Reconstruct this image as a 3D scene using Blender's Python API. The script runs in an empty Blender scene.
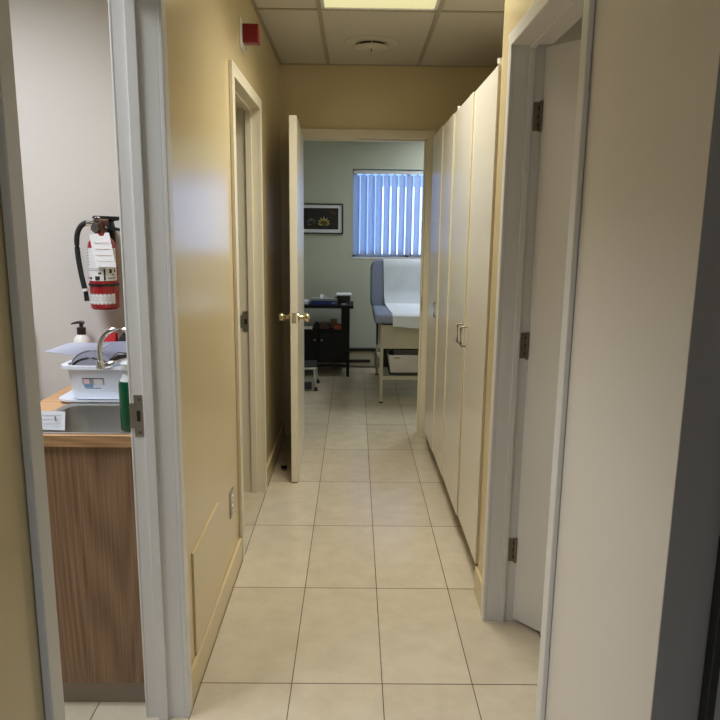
import bpy, bmesh, math, random
from mathutils import Vector, Matrix
random.seed(7)
PI = math.pi
scene = bpy.context.scene
COL = scene.collection

# ------------------------------------------------------------------ camera
def cam_matrix(pitch, yaw, roll):
    cp, sp, cy, sy, cr, sr = math.cos(pitch), math.sin(pitch), math.cos(yaw), math.sin(yaw), math.cos(roll), math.sin(roll)
    Rz = Matrix(((cy, -sy, 0), (sy, cy, 0), (0, 0, 1)))
    Rx = Matrix(((1, 0, 0), (0, cp, -sp), (0, sp, cp)))
    Ry = Matrix(((cr, 0, sr), (0, 1, 0), (-sr, 0, cr)))
    return Rz @ Rx @ Ry
M = cam_matrix(-.1890, -.0093, -.0119)
cd = bpy.data.cameras.new('camera'); cam = bpy.data.objects.new('camera', cd); COL.objects.link(cam)
cd.sensor_width = 36; cd.sensor_fit = 'HORIZONTAL'; cd.lens = 681.36 / 720 * 36; cd.clip_start = .02
r_, f_, u_ = M @ Vector((1, 0, 0)), M @ Vector((0, 1, 0)), M @ Vector((0, 0, 1))
m4 = Matrix((r_, u_, -f_)).transposed().to_4x4(); m4.translation = (0, 0, 1.5)
cam.matrix_world = m4
scene.camera = cam

# ------------------------------------------------------------------ world, sun, exposure
W = bpy.data.worlds.new('daylight'); scene.world = W; W.use_nodes = True
WORLD_COL = (.25, .42, 1.0); WORLD_STR = .75
bg = W.node_tree.nodes['Background']; bg.inputs[0].default_value = (*WORLD_COL, 1); bg.inputs[1].default_value = WORLD_STR
sd = bpy.data.lights.new('sun', 'SUN'); sd.energy = 9.5; sd.angle = .01; sd.color = (.40, .60, 1)
sun = bpy.data.objects.new('sun', sd); COL.objects.link(sun); sun.rotation_euler = (math.radians(36), 0, math.radians(-8))
scene.view_settings.view_transform = 'Standard'; scene.view_settings.look = 'None'
scene.view_settings.gamma = 1; scene.view_settings.use_curve_mapping = False
scene.view_settings.exposure = 1.5
# power, colour and beam spread of the ceiling fixtures (used by their builder)
LAMPS = {'corridor': (31, (1, .96, .85), 130), 'kitchenette': (50, (.95, 1, 1.08), 145), 'lobby': (38, (.74, .92, 1.28), 130), 'exam': (39, (.92, .99, 1.10), 168), 'side_room': (14, (1, .95, .88), 150)}  # lobby, exam and side_room are unseen fill lights, added for brightness

# ------------------------------------------------------------------ materials
def lin(c):
    c = c / 255
    return c / 12.92 if c <= .04045 else ((c + .055) / 1.055) ** 2.4
def rgb(*c): return (lin(c[0]), lin(c[1]), lin(c[2]), 1)
def nodes_of(m):
    m.use_nodes = True
    nt = m.node_tree
    return nt, nt.nodes['Principled BSDF']
def mat(name, col, rough=.5, metal=0, spec=.5, var=.06, scale=9, bump=0, bscale=120, coat=0, trans=0, emit=None):
    m = bpy.data.materials.new(name); nt, b = nodes_of(m)
    n = nt.nodes.new('ShaderNodeTexNoise'); n.inputs['Scale'].default_value = scale; n.inputs['Detail'].default_value = 4
    tc = nt.nodes.new('ShaderNodeTexCoord'); nt.links.new(tc.outputs['Object'], n.inputs['Vector'])
    mx = nt.nodes.new('ShaderNodeMix'); mx.data_type = 'RGBA'
    c = rgb(*col)
    mx.inputs[6].default_value = tuple(x * (1 - var) for x in c[:3]) + (1,)
    mx.inputs[7].default_value = tuple(min(1, x * (1 + var)) for x in c[:3]) + (1,)
    nt.links.new(n.outputs['Fac'], mx.inputs[0]); nt.links.new(mx.outputs[2], b.inputs['Base Color'])
    b.inputs['Roughness'].default_value = rough; b.inputs['Metallic'].default_value = metal
    b.inputs['Specular IOR Level'].default_value = spec; b.inputs['Coat Weight'].default_value = coat
    b.inputs['Transmission Weight'].default_value = trans
    if emit: b.inputs['Emission Color'].default_value = (*emit[:3], 1); b.inputs['Emission Strength'].default_value = emit[3]
    if bump:
        n2 = nt.nodes.new('ShaderNodeTexNoise'); n2.inputs['Scale'].default_value = bscale
        nt.links.new(tc.outputs['Object'], n2.inputs['Vector'])
        bp = nt.nodes.new('ShaderNodeBump'); bp.inputs['Strength'].default_value = bump; bp.inputs['Distance'].default_value = .002
        nt.links.new(n2.outputs['Fac'], bp.inputs['Height']); nt.links.new(bp.outputs['Normal'], b.inputs['Normal'])
    return m

def tile_material():
    m = bpy.data.materials.new('beige_floor_tile'); nt, b = nodes_of(m); N, L = nt.nodes, nt.links
    geo = N.new('ShaderNodeNewGeometry'); sep = N.new('ShaderNodeSeparateXYZ'); L.new(geo.outputs['Position'], sep.inputs[0])
    def mth(op, a, c=None):
        n = N.new('ShaderNodeMath'); n.operation = op
        for i, v in enumerate((a, c)):
            if v is None: continue
            if isinstance(v, (int, float)): n.inputs[i].default_value = v
            else: L.new(v, n.inputs[i])
        return n.outputs[0]
    u = mth('DIVIDE', mth('SUBTRACT', sep.outputs[0], -.1972), .3037)
    v = mth('DIVIDE', mth('SUBTRACT', sep.outputs[1], 2.0464), .6220)
    def edge(w, g): return mth('GREATER_THAN', mth('ABSOLUTE', mth('SUBTRACT', mth('FRACT', w), .5)), .5 - g)
    grout = mth('MAXIMUM', edge(u, .0055), edge(v, .0034))
    cmb = N.new('ShaderNodeCombineXYZ'); L.new(mth('FLOOR', u), cmb.inputs[0]); L.new(mth('FLOOR', v), cmb.inputs[1])
    wn = N.new('ShaderNodeTexWhiteNoise'); L.new(cmb.outputs[0], wn.inputs['Vector'])
    ns = N.new('ShaderNodeTexNoise'); ns.inputs['Scale'].default_value = 9; ns.inputs['Detail'].default_value = 8; ns.inputs['Roughness'].default_value = .65
    L.new(geo.outputs['Position'], ns.inputs['Vector'])
    f = mth('ADD', mth('MULTIPLY', wn.outputs['Value'], .25), mth('MULTIPLY', ns.outputs['Fac'], .75))
    ramp = N.new('ShaderNodeValToRGB'); L.new(f, ramp.inputs[0])
    ramp.color_ramp.elements[0].position = .25; ramp.color_ramp.elements[0].color = rgb(196, 183, 159)
    ramp.color_ramp.elements[1].position = .75; ramp.color_ramp.elements[1].color = rgb(218, 207, 185)
    mx = N.new('ShaderNodeMix'); mx.data_type = 'RGBA'; L.new(grout, mx.inputs[0]); L.new(ramp.outputs[0], mx.inputs[6])
    mx.inputs[7].default_value = rgb(88, 74, 56); L.new(mx.outputs[2], b.inputs['Base Color'])
    rr = mth('ADD', mth('MULTIPLY', grout, .35), mth('ADD', mth('MULTIPLY', ns.outputs['Fac'], .12), .14)); L.new(rr, b.inputs['Roughness'])
    bp = N.new('ShaderNodeBump'); bp.inputs['Strength'].default_value = .35; bp.inputs['Distance'].default_value = .002
    L.new(mth('SUBTRACT', 1, grout), bp.inputs['Height']); L.new(bp.outputs[0], b.inputs['Normal'])
    return m

def wood_material(name, c0, c1, rough=.45, along='Z'):
    m = bpy.data.materials.new(name); nt, b = nodes_of(m); N, L = nt.nodes, nt.links
    tc = N.new('ShaderNodeTexCoord'); mp = N.new('ShaderNodeMapping'); L.new(tc.outputs['Object'], mp.inputs[0])
    mp.inputs['Scale'].default_value = (1, 1, .09) if along == 'Z' else (.09, 1, 1)
    n = N.new('ShaderNodeTexNoise'); n.inputs['Scale'].default_value = 3.6; n.inputs['Detail'].default_value = 1.0; L.new(mp.outputs[0], n.inputs['Vector'])
    mp2 = N.new('ShaderNodeMapping'); L.new(tc.outputs['Object'], mp2.inputs[0]); mp2.inputs['Scale'].default_value = (1, 1, .02) if along == 'Z' else (.02, 1, 1)
    mul = N.new('ShaderNodeMath'); mul.operation = 'MULTIPLY'; mul.inputs[1].default_value = 170; L.new(n.outputs['Fac'], mul.inputs[0])
    sn = N.new('ShaderNodeMath'); sn.operation = 'SINE'; L.new(mul.outputs[0], sn.inputs[0])
    n2 = N.new('ShaderNodeTexNoise'); n2.inputs['Scale'].default_value = 170; n2.inputs['Detail'].default_value = 3; L.new(mp2.outputs[0], n2.inputs['Vector'])
    ma = N.new('ShaderNodeMath'); ma.operation = 'MULTIPLY_ADD'; L.new(sn.outputs[0], ma.inputs[0]); ma.inputs[1].default_value = .12; L.new(n2.outputs['Fac'], ma.inputs[2])
    rp = N.new('ShaderNodeValToRGB'); L.new(ma.outputs[0], rp.inputs[0])
    rp.color_ramp.elements[0].position = .2; rp.color_ramp.elements[0].color = rgb(*c0)
    rp.color_ramp.elements[1].position = .8; rp.color_ramp.elements[1].color = rgb(*c1)
    L.new(rp.outputs[0], b.inputs['Base Color']); b.inputs['Roughness'].default_value = rough
    return m

def glass_material():
    m = bpy.data.materials.new('window_glass'); m.use_nodes = True; nt = m.node_tree; N, L = nt.nodes, nt.links
    N.remove(N['Principled BSDF']); out = N['Material Output']
    t = N.new('ShaderNodeBsdfTransparent'); t.inputs[0].default_value = (.93, .96, .97, 1)
    g = N.new('ShaderNodeBsdfGlossy'); g.inputs['Roughness'].default_value = .02
    fr = N.new('ShaderNodeFresnel'); fr.inputs[0].default_value = 1.45
    mx = N.new('ShaderNodeMixShader'); L.new(fr.outputs[0], mx.inputs[0]); L.new(t.outputs[0], mx.inputs[1]); L.new(g.outputs[0], mx.inputs[2]); L.new(mx.outputs[0], out.inputs[0])
    return m
def translucent_material(name, col, f=.5):
    m = bpy.data.materials.new(name); m.use_nodes = True; nt = m.node_tree; N, L = nt.nodes, nt.links
    N.remove(N['Principled BSDF']); out = N['Material Output']
    d = N.new('ShaderNodeBsdfDiffuse'); t = N.new('ShaderNodeBsdfTranslucent'); mx = N.new('ShaderNodeMixShader')
    nz = N.new('ShaderNodeTexNoise'); nz.inputs['Scale'].default_value = 60
    mc = N.new('ShaderNodeMix'); mc.data_type = 'RGBA'; L.new(nz.outputs['Fac'], mc.inputs[0])
    c = rgb(*col); mc.inputs[6].default_value = tuple(x * .95 for x in c[:3]) + (1,); mc.inputs[7].default_value = c
    L.new(mc.outputs[2], d.inputs[0]); L.new(mc.outputs[2], t.inputs[0]); mx.inputs[0].default_value = f
    L.new(d.outputs[0], mx.inputs[1]); L.new(t.outputs[0], mx.inputs[2]); L.new(mx.outputs[0], out.inputs[0])
    return m
def lens_material(name, col, strength):
    m = bpy.data.materials.new(name); m.use_nodes = True; nt = m.node_tree; N, L = nt.nodes, nt.links
    N.remove(N['Principled BSDF']); out = N['Material Output']
    e = N.new('ShaderNodeEmission'); e.inputs[0].default_value = (*col, 1); e.inputs[1].default_value = strength
    t = N.new('ShaderNodeBsdfTransparent'); t.inputs[0].default_value = (.9, .9, .9, 1)
    mx = N.new('ShaderNodeMixShader'); mx.inputs[0].default_value = .5
    L.new(t.outputs[0], mx.inputs[1]); L.new(e.outputs[0], mx.inputs[2]); L.new(mx.outputs[0], out.inputs[0])
    return m

MT = dict(
    tile=tile_material(),
    cream=mat('cream_wall_paint', (216, 198, 156), .19, var=.02, scale=3, bump=.06, bscale=60, spec=.5),
    kitchen_wall=mat('pale_grey_wall_paint', (214, 208, 203), .55, var=.02, bump=.08, bscale=60),
    taupe=mat('taupe_wall_paint', (224, 217, 207), .45, var=.02, bump=.08, bscale=60),
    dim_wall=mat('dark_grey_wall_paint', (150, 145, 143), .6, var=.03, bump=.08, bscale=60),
    sage=mat('sage_green_wall_paint', (198, 202, 184), .5, var=.02, bump=.08, bscale=60),
    white_paint=mat('white_trim_paint', (224, 222, 218), .35, var=.02, scale=5),
    cream_trim=mat('cream_trim_paint', (230, 221, 197), .35, var=.02, scale=5),
    door_paint=mat('white_door_paint', (230, 222, 200), .3, var=.02, scale=5),
    grey_door=mat('pale_grey_door_paint', (226, 224, 222), .35, var=.02, scale=5),
    cab=mat('cream_laminate', (234, 229, 216), .18, var=.015, scale=4),
    band=mat('tan_edge_band', (228, 214, 182), .4),
    gap_shade=mat('recess_shade', (60, 54, 46), .7),  # dark colour standing in for the shade in gaps and recesses
    ceil=mat('acoustic_ceiling_tile', (200, 194, 178), .9, var=.05, scale=160, bump=.3, bscale=300),
    tbar=mat('ceiling_grid_metal', (166, 158, 136), .5),
    steel=mat('brushed_steel', (176, 172, 164), .33, 1, var=.08, scale=40),
    chrome=mat('chrome', (226, 228, 232), .16, 1, var=.02),
    basin=mat('satin_stainless_basin', (190, 188, 184), .45, 1, var=.06, scale=20),
    handle_metal=mat('grey_handle_metal', (128, 118, 104), .35, 1, var=.06, scale=40),
    bronze=mat('dark_bronze_hinge', (132, 122, 108), .45, 1, var=.12, scale=50),
    brass=mat('polished_brass', (206, 194, 158), .2, 1, var=.04),
    black_plastic=mat('black_plastic', (22, 21, 22), .4),
    black_rubber=mat('black_rubber', (20, 20, 21), .65),
    red=mat('red_enamel', (150, 30, 34), .25, var=.04, coat=.3),
    dark_red=mat('dark_red_plastic', (122, 12, 20), .35, var=.04),
    label=mat('white_label', (226, 224, 224), .5, var=.03),
    ink=mat('black_ink', (38, 38, 44), .6),
    grey_ink=mat('grey_ink', (150, 150, 162), .6),
    pink_ink=mat('pink_ink', (236, 206, 208), .6),
    blue_ink=mat('blue_ink', (120, 160, 196), .6),
    kick=mat('grey_vinyl_kick', (160, 148, 136), .6),
    oak=wood_material('oak_laminate', (112, 84, 60), (160, 128, 98)),
    oak_edge=wood_material('oak_worktop_edge', (146, 108, 74), (204, 164, 118), along='X'),
    worktop=wood_material('oak_worktop', (186, 140, 98), (222, 180, 134), along='X'),
    rack=mat('white_rack_plastic', (226, 232, 244), .3, var=.02),
    lilac=mat('frosted_lilac_plastic', (180, 182, 204), .35, var=.06, scale=30, trans=.15),
    greyplastic=mat('grey_smoked_plastic', (142, 142, 156), .35, var=.06, scale=30),
    smoke=mat('pale_smoked_plastic', (164, 164, 180), .35, var=.08, scale=30),
    valve=mat('dark_valve_metal', (98, 70, 62), .4, .7, var=.15, scale=60),
    green=mat('green_soap', (6, 84, 50), .2, var=.1, trans=.1),
    clear=mat('clear_white_plastic', (222, 226, 226), .25, trans=.2),
    bottle_white=mat('white_bottle_plastic', (236, 234, 230), .35, var=.02),
    brown_black=mat('dark_brown_plastic', (48, 38, 36), .35),
    redcloth=mat('red_cloth', (196, 40, 48), .8),
    paper=mat('white_paper', (235, 236, 240), .7, var=.02),
    tablepaper=mat('white_exam_paper', (222, 230, 240), .75, var=.02, scale=20),
    vinyl=mat('slate_blue_vinyl', (140, 150, 178), .45, var=.05, bump=.15, bscale=200),
    tableframe=mat('beige_enamel', (186, 180, 158), .4, var=.02),
    black_wood=mat('black_laminate', (17, 16, 17), .5, spec=.3, var=.1),
    blue_box=mat('blue_card', (38, 62, 134), .5),
    greybox=mat('grey_card', (150, 156, 160), .5),
    mesh=mat('dark_wire_mesh', (52, 54, 56), .5),
    orange=mat('orange_card', (176, 78, 38), .5),
    brownbox=mat('dark_brown_card', (66, 42, 38), .5),
    amber=mat('olive_brown_card', (112, 100, 74), .5),
    bin=mat('off_white_carton', (206, 200, 196), .5, var=.02),
    blackframe=mat('black_picture_frame', (28, 30, 28), .4),
    photo=mat('dark_photograph_print', (40, 38, 36), .3, var=.5, scale=18),
    leaf_yellow=mat('pale_gold_print', (176, 158, 92), .5, var=.25, scale=60),
    leaf_grey=mat('grey_print', (104, 106, 104), .5, var=.25, scale=60),
    leaf_brown=mat('brown_print', (86, 64, 36), .5, var=.3, scale=60),
    glass=glass_material(),
    slat=translucent_material('translucent_blind_fabric', (225, 232, 245), .72),
    outside=mat('white_backdrop', (240, 240, 236), .8),
    ground=mat('pale_concrete', (150, 150, 145), .9, var=.1),
)

# ------------------------------------------------------------------ mesh helpers (world coordinates)
class MB:
    def __init__(s): s.bm = bmesh.new(); s.smooth = False
    def _merge(s, t):
        me = bpy.data.meshes.new('tmp'); t.to_mesh(me); t.free(); s.bm.from_mesh(me); bpy.data.meshes.remove(me)
    def box(s, x0, x1, y0, y1, z0, z1, bev=0, seg=2, rot=None):
        t = bmesh.new()
        x0, x1 = sorted((x0, x1)); y0, y1 = sorted((y0, y1)); z0, z1 = sorted((z0, z1))
        c = Vector(((x0 + x1) / 2, (y0 + y1) / 2, (z0 + z1) / 2))
        bmesh.ops.create_cube(t, size=1, matrix=Matrix.Diagonal((x1 - x0, y1 - y0, z1 - z0, 1)))
        if bev: bmesh.ops.bevel(t, geom=t.edges[:], offset=min(bev, .49 * min(x1 - x0, y1 - y0, z1 - z0)), segments=seg, profile=.5, affect='EDGES')
        mt = Matrix.Translation(c)
        if rot is not None: mt = mt @ rot.to_4x4()
        bmesh.ops.transform(t, matrix=mt, verts=t.verts); s._merge(t); return s
    def tube(s, pts, r, n=10, cap=True):
        pts = [Vector(p) for p in pts]; rs = r if isinstance(r, (list, tuple)) else [r] * len(pts)
        t = bmesh.new(); rings = []; ref = None
        for i, p in enumerate(pts):
            d = (pts[min(i + 1, len(pts) - 1)] - pts[max(i - 1, 0)]).normalized()
            if ref is None: ref = Vector((0, 0, 1)) if abs(d.z) < .9 else Vector((1, 0, 0))
            a = d.cross(ref).normalized(); b = d.cross(a).normalized(); ref = -b if False else ref
            rings.append([t.verts.new(p + rs[i] * (math.cos(2 * PI * k / n) * a + math.sin(2 * PI * k / n) * b)) for k in range(n)])
        for A, B in zip(rings, rings[1:]):
            for k in range(n): t.faces.new((A[k], A[(k + 1) % n], B[(k + 1) % n], B[k]))
        if cap: t.faces.new(rings[0][::-1]); t.faces.new(rings[-1])
        bmesh.ops.recalc_face_normals(t, faces=t.faces); s.smooth = True; s._merge(t); return s
    def lathe(s, c, prof, n=32, axis='Z'):
        t = bmesh.new(); rings = []
        for r, h in prof:
            ring = []
            for k in range(n):
                a = 2 * PI * k / n; x, y = r * math.cos(a), r * math.sin(a)
                v = {'Z': (x, y, h), 'X': (h, x, y), 'Y': (x, h, y)}[axis]
                ring.append(t.verts.new(Vector(c) + Vector(v)))
            rings.append(ring)
        for A, B in zip(rings, rings[1:]):
            for k in range(n): t.faces.new((A[k], A[(k + 1) % n], B[(k + 1) % n], B[k]))
        t.faces.new(rings[0]); t.faces.new(rings[-1])
        bmesh.ops.remove_doubles(t, verts=t.verts, dist=1e-6)
        bmesh.ops.recalc_face_normals(t, faces=t.faces); s.smooth = True; s._merge(t); return s
    def prism(s, poly, vec):                     # planar polygon extruded along a vector
        t = bmesh.new(); vs = [t.verts.new(p) for p in poly]; f = t.faces.new(vs)
        g = bmesh.ops.extrude_face_region(t, geom=[f]); bmesh.ops.translate(t, verts=[v for v in g['geom'] if isinstance(v, bmesh.types.BMVert)], vec=vec)
        bmesh.ops.recalc_face_normals(t, faces=t.faces); s._merge(t); return s
    def arc(s, cx, cy, r, a0, a1, z0, z1, th=.0006, n=16):   # curved label wrapped on a cylinder
        t = bmesh.new(); prev = None
        for k in range(n + 1):
            a = a0 + (a1 - a0) * k / n; q = [(r, z0), (r, z1), (r + th, z1), (r + th, z0)]
            cur = [t.verts.new((cx + R * math.cos(a), cy + R * math.sin(a), z)) for R, z in q]
            if prev:
                for j in range(4): t.faces.new((prev[j], prev[(j + 1) % 4], cur[(j + 1) % 4], cur[j]))
            else: t.faces.new(cur)
            prev = cur
        t.faces.new(prev[::-1]); bmesh.ops.recalc_face_normals(t, faces=t.faces); s._merge(t); return s
    def grid(s, pts, th):                         # rows of points -> solid sheet
        t = bmesh.new(); V = [[t.verts.new(p) for p in row] for row in pts]
        for A, B in zip(V, V[1:]):
            for k in range(len(A) - 1): t.faces.new((A[k], A[k + 1], B[k + 1], B[k]))
        bmesh.ops.recalc_face_normals(t, faces=t.faces)
        bmesh.ops.solidify(t, geom=t.faces[:], thickness=th); s.smooth = True; s._merge(t); return s
    def build(s, name, m, parent=None, kind=None, label=None):
        me = bpy.data.meshes.new(name)
        o = bpy.data.objects.new(name, me); COL.objects.link(o)
        base = Vector((0, 0, 0)); p = parent
        while p is not None:
            base += p.location; p = p.parent
        if parent is None:
            xs = [v.co for v in s.bm.verts]
            base = Vector(((min(v.x for v in xs) + max(v.x for v in xs)) / 2, (min(v.y for v in xs) + max(v.y for v in xs)) / 2, min(v.z for v in xs)))
            o.location = base
        bmesh.ops.translate(s.bm, verts=s.bm.verts, vec=-base)
        s.bm.to_mesh(me); s.bm.free(); me.materials.append(MT[m] if isinstance(m, str) else m)
        if s.smooth:
            me.polygons.foreach_set('use_smooth', [True] * len(me.polygons))
            me.set_sharp_from_angle(angle=math.radians(40))
        if parent is not None: o.parent = parent
        if kind: o['kind'] = kind
        if label: o['label'] = label
        return o
def tag(o, label, cat, group=None, kind=None):
    o['label'] = label; o['category'] = cat
    if group: o['group'] = group
    if kind: o['kind'] = kind
    return o
def thing(name, loc, label, cat, group=None, kind=None):
    o = bpy.data.objects.new(name, None); o.empty_display_size = .05; COL.objects.link(o); o.location = loc
    return tag(o, label, cat, group, kind)
def struct(name, mb, m, label, cat, parent=None):
    o = mb.build(name, m, parent)
    return tag(o, label, cat, kind='structure') if parent is None else o
def plate(mb, frame, u0, u1, v0, v1, holes, n0, n1):
    """slab in u/v with rectangular holes; frame(u,v,n) -> world"""
    us = sorted({u0, u1, *[h[0] for h in holes], *[h[1] for h in holes]}); vs = sorted({v0, v1, *[h[2] for h in holes], *[h[3] for h in holes]})
    us = [u for u in us if u0 <= u <= u1]; vs = [v for v in vs if v0 <= v <= v1]
    for a, b in zip(us, us[1:]):
        run = None
        cells = []
        for c, d in zip(vs, vs[1:]):
            um, vm = (a + b) / 2, (c + d) / 2
            if any(h[0] < um < h[1] and h[2] < vm < h[3] for h in holes):
                if run: cells.append(run); run = None
            else: run = (run[0], d) if run else (c, d)
        if run: cells.append(run)
        for c, d in cells:
            p, q = frame(a, c, n0), frame(b, d, n1)
            mb.box(p[0], q[0], p[1], q[1], p[2], q[2])
    return mb

# ------------------------------------------------------------------ main dimensions
XL, XR, YE, ZC = -.515, .530, 4.840, 2.580
TH = .112; HEAD = 2.112; CW = .055; CP = .015; JT = .018
FL = lambda u, z, n: (XL + n, u, z)           # left corridor wall: n>0 is into the corridor
FR = lambda u, z, n: (XR - n, u, z)
FE = lambda u, z, n: (u, YE - n, z)
K0, K1 = 1.062, 1.880                          # kitchenette doorway
L0, L1 = 2.965, 3.735                          # left doorway
R0, R1 = 1.675, 2.430                          # right doorway
E0, E1 = -.405, .485                           # end doorway
def hole(a, b, h=HEAD): return (a - JT, b + JT, -1, h + JT)

# ------------------------------------------------------------------ structure
struct('floor', MB().box(-3.2, 3.2, -2.7, 7.6, -.1, 0), 'tile', 'beige rectangular ceramic tile floor running down the corridor', 'floor')
FIX = {'corridor': (-.178, .397, 2.445, 3.665), 'kitchenette': (-1.7, -1.1, .9, 2.1), 'lobby': (-.42, .18, -2.5, -1.3), 'exam': (.9, 1.5, 5.9, 7.1), 'side_room': (1.6, 2.2, 1.35, 2.3)}
FZ = lambda u, v, n: (u, v, ZC + n)
mb = plate(MB(), FZ, -3.2, 3.2, -2.7, 7.6, list(FIX.values()), 0, .03)
struct('ceiling', mb, 'ceil', 'suspended ceiling of beige acoustic tiles', 'ceiling')
mb = MB()                                      # ceiling grid bars over the corridor
for x in (-.190, .409): mb.box(x - .012, x + .012, .3, YE - .001, ZC - .004, ZC - .0005)
for y in (2.433, 3.677): mb.box(XL + .02, 1.05, y - .012, y + .012, ZC - .0042, ZC - .0007)
mb.box(XL + .001, XL + .02, .3, YE - .001, ZC - .004, ZC - .0005); mb.box(XL + .02, 1.05, YE - .02, YE - .001, ZC - .004, ZC - .0006)
struct('trim_1', mb, 'tbar', 'beige metal grid bars between the ceiling tiles', 'ceiling grid')

mb = plate(MB(), FL, -2.6, YE + .12, 0, ZC, [hole(K0, K1), hole(L0, L1)], -TH, 0)
struct('wall_left', mb, 'cream', 'glossy cream wall on the left side of the corridor', 'wall')
struct('wall_right_near', MB().box(XR, XR + TH, 1.059, R0 - JT, 0, ZC), 'taupe', 'taupe wall nearest on the right, up to the outer corner', 'wall')
mb = plate(MB(), FR, R0 - JT, 2.645, 0, ZC, [hole(R0, R1)], -TH, 0)
wr = struct('wall_right', mb, 'cream', 'cream wall around the right doorway', 'wall')
mb = plate(MB(), FE, XL, 1.2, 0, ZC, [hole(E0, E1)], -.12, 0)
struct('wall_end', mb, 'cream', 'cream wall above the doorway at the end of the corridor', 'wall')
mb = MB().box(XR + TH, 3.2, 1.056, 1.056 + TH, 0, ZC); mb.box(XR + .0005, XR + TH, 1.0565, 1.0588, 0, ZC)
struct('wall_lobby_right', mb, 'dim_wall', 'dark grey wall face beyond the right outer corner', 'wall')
struct('wall_alcove', MB().box(1.06, 1.15, 2.76, YE, 0, ZC), 'cream', 'wall behind the tall cabinets', 'wall')
struct('wall_right_room', MB().box(XR + TH, 3.2, 2.55, 2.648, 0, ZC), 'taupe', 'far wall of the room behind the right doorway', 'wall')
struct('wall_kitchenette_back', MB().box(-3.2, XL - TH, 2.62, 2.72, 0, ZC), 'kitchen_wall', 'pale grey wall behind the kitchenette sink', 'wall')
struct('wall_outer_left', MB().box(-3.3, -3.2, -2.7, 7.6, 0, ZC), 'kitchen_wall', 'outer wall far on the left', 'wall')
struct('wall_outer_right', MB().box(3.2, 3.3, -2.7, 7.6, 0, ZC), 'taupe', 'outer wall far on the right', 'wall')
struct('wall_lobby_back', MB().box(-3.2, 3.2, -2.8, -2.7, 0, ZC), 'kitchen_wall', 'wall behind the viewpoint', 'wall')
struct('wall_exam_left', MB().box(-1.45, -1.35, YE + .12, 7.45, 0, ZC), 'sage', 'left wall of the exam room', 'wall')
struct('wall_exam_right', MB().box(1.9, 2.0, YE + .12, 7.45, 0, ZC), 'sage', 'right wall of the exam room', 'wall')
YB = 7.45; WX0, WX1, WZ0, WZ1 = -.03, 1.17, 1.205, 2.130
FB = lambda u, z, n: (u, YB - n, z)
struct('wall_exam_back', plate(MB(), FB, -3.2, 3.2, 0, ZC, [(WX0, WX1, WZ0, WZ1)], -.2, 0), 'sage', 'sage green wall of the exam room around the window', 'wall')
mb = MB().box(-1.35, XL - TH, YE + .121, YE + .131, 0, ZC); mb.box(1.2, 1.9, YE, YE + .12, 0, ZC); mb.box(-3.2, XL - TH, YE, YE + .12, 0, ZC)
struct('wall_exam_front', mb, 'sage', 'wall of the exam room on the corridor side', 'wall')

# ---- door frames
def door_frame(name, F, u0, u1, th, stop, label, m='white_paint', back=True, CW=.045, bev=.003):
    mb = MB()
    def bx(a, b, c, d, n0, n1, bev=0):
        p, q = F(a, c, n0), F(b, d, n1); mb.box(p[0], q[0], p[1], q[1], p[2], q[2], bev, 2)
    bx(u0 - JT, u0, 0, HEAD + JT, -th - .001, .001); bx(u1, u1 + JT, 0, HEAD + JT, -th - .001, .001); bx(u0, u1, HEAD, HEAD + JT, -th - .001, .001)
    s0, s1 = stop
    bx(u0, u0 + .012, 0, HEAD, s0, s1, .002); bx(u1 - .012, u1, 0, HEAD, s0, s1, .002); bx(u0 + .012, u1 - .012, HEAD - .012, HEAD, s0, s1, .002)
    for n0, n1 in ((.001, CP), (-th - .009, -th - .001)) if back else ((.001, CP),):
        bx(u0 - CW, u0 + .001, 0, HEAD + CW, n0, n1, bev); bx(u1 - .001, u1 + CW, 0, HEAD + CW, n0, n1, bev); bx(u0, u1, HEAD - .001, HEAD + CW, n0, n1, bev)
    o = struct(name, mb, m, label, 'door frame')
    return o
fk = door_frame('trim_2', FL, K0, K1, TH, (-.078, -.049), 'white painted door frame of the kitchenette, nearest on the left')
fl_ = door_frame('trim_3', FL, L0, L1, TH, (-.066, -.033), 'white painted door frame halfway down the left wall', 'cream_trim', CW=.052, bev=.0012)
fr_ = door_frame('trim_4', FR, R0, R1, TH, (-.066, -.046), 'white painted door frame with hinges on the right wall')
fe = door_frame('trim_5', FE, E0, E1, .12, (-.075, -.05), 'white painted door frame at the end of the corridor', 'cream_trim', CW=.055)

def strike(F, u, sgn, n0, n1, zc, h, parent, lip):
    """metal plate on a jamb face u, facing sgn*u; n-range, height"""
    def bx(mb, a, b, c, d, p0, p1, bev=0):
        p, q = F(a, c, p0), F(b, d, p1); return mb.box(p[0], q[0], p[1], q[1], p[2], q[2], bev)
    mb = MB(); bx(mb, u, u + sgn * .002, zc - h / 2, zc + h / 2, n0, n1, .0006); bx(mb, u, u + sgn * .003, zc - h * .3, zc + h * .3, n0 - lip, n0 + .001, .0006)
    o = mb.build('strike_plate', 'steel', parent, label='brushed steel strike plate')
    w = n1 - n0
    bx(MB(), u + sgn * .0015, u + sgn * .0026, zc - h * .13, zc + h * .13, n0 + w * .3, n0 + w * .72, .0005).build('latch_hole', 'black_plastic', o)
    for q in (-1, 1): bx(MB(), u + sgn * .0018, u + sgn * .0032, zc + q * h * .4 - .004, zc + q * h * .4 + .004, n0 + w * .45, n0 + w * .45 + .008, .001).build('screw', 'bronze', o)
strike(FL, K1, -1, -.108, -.083, .972, .122, fk, .012)
strike(FL, L1, -1, -.100, -.067, .995, .115, fl_, .012)
strike(FE, E1, -1, -.045, -.015, .985, .11, fe, .006)

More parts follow.
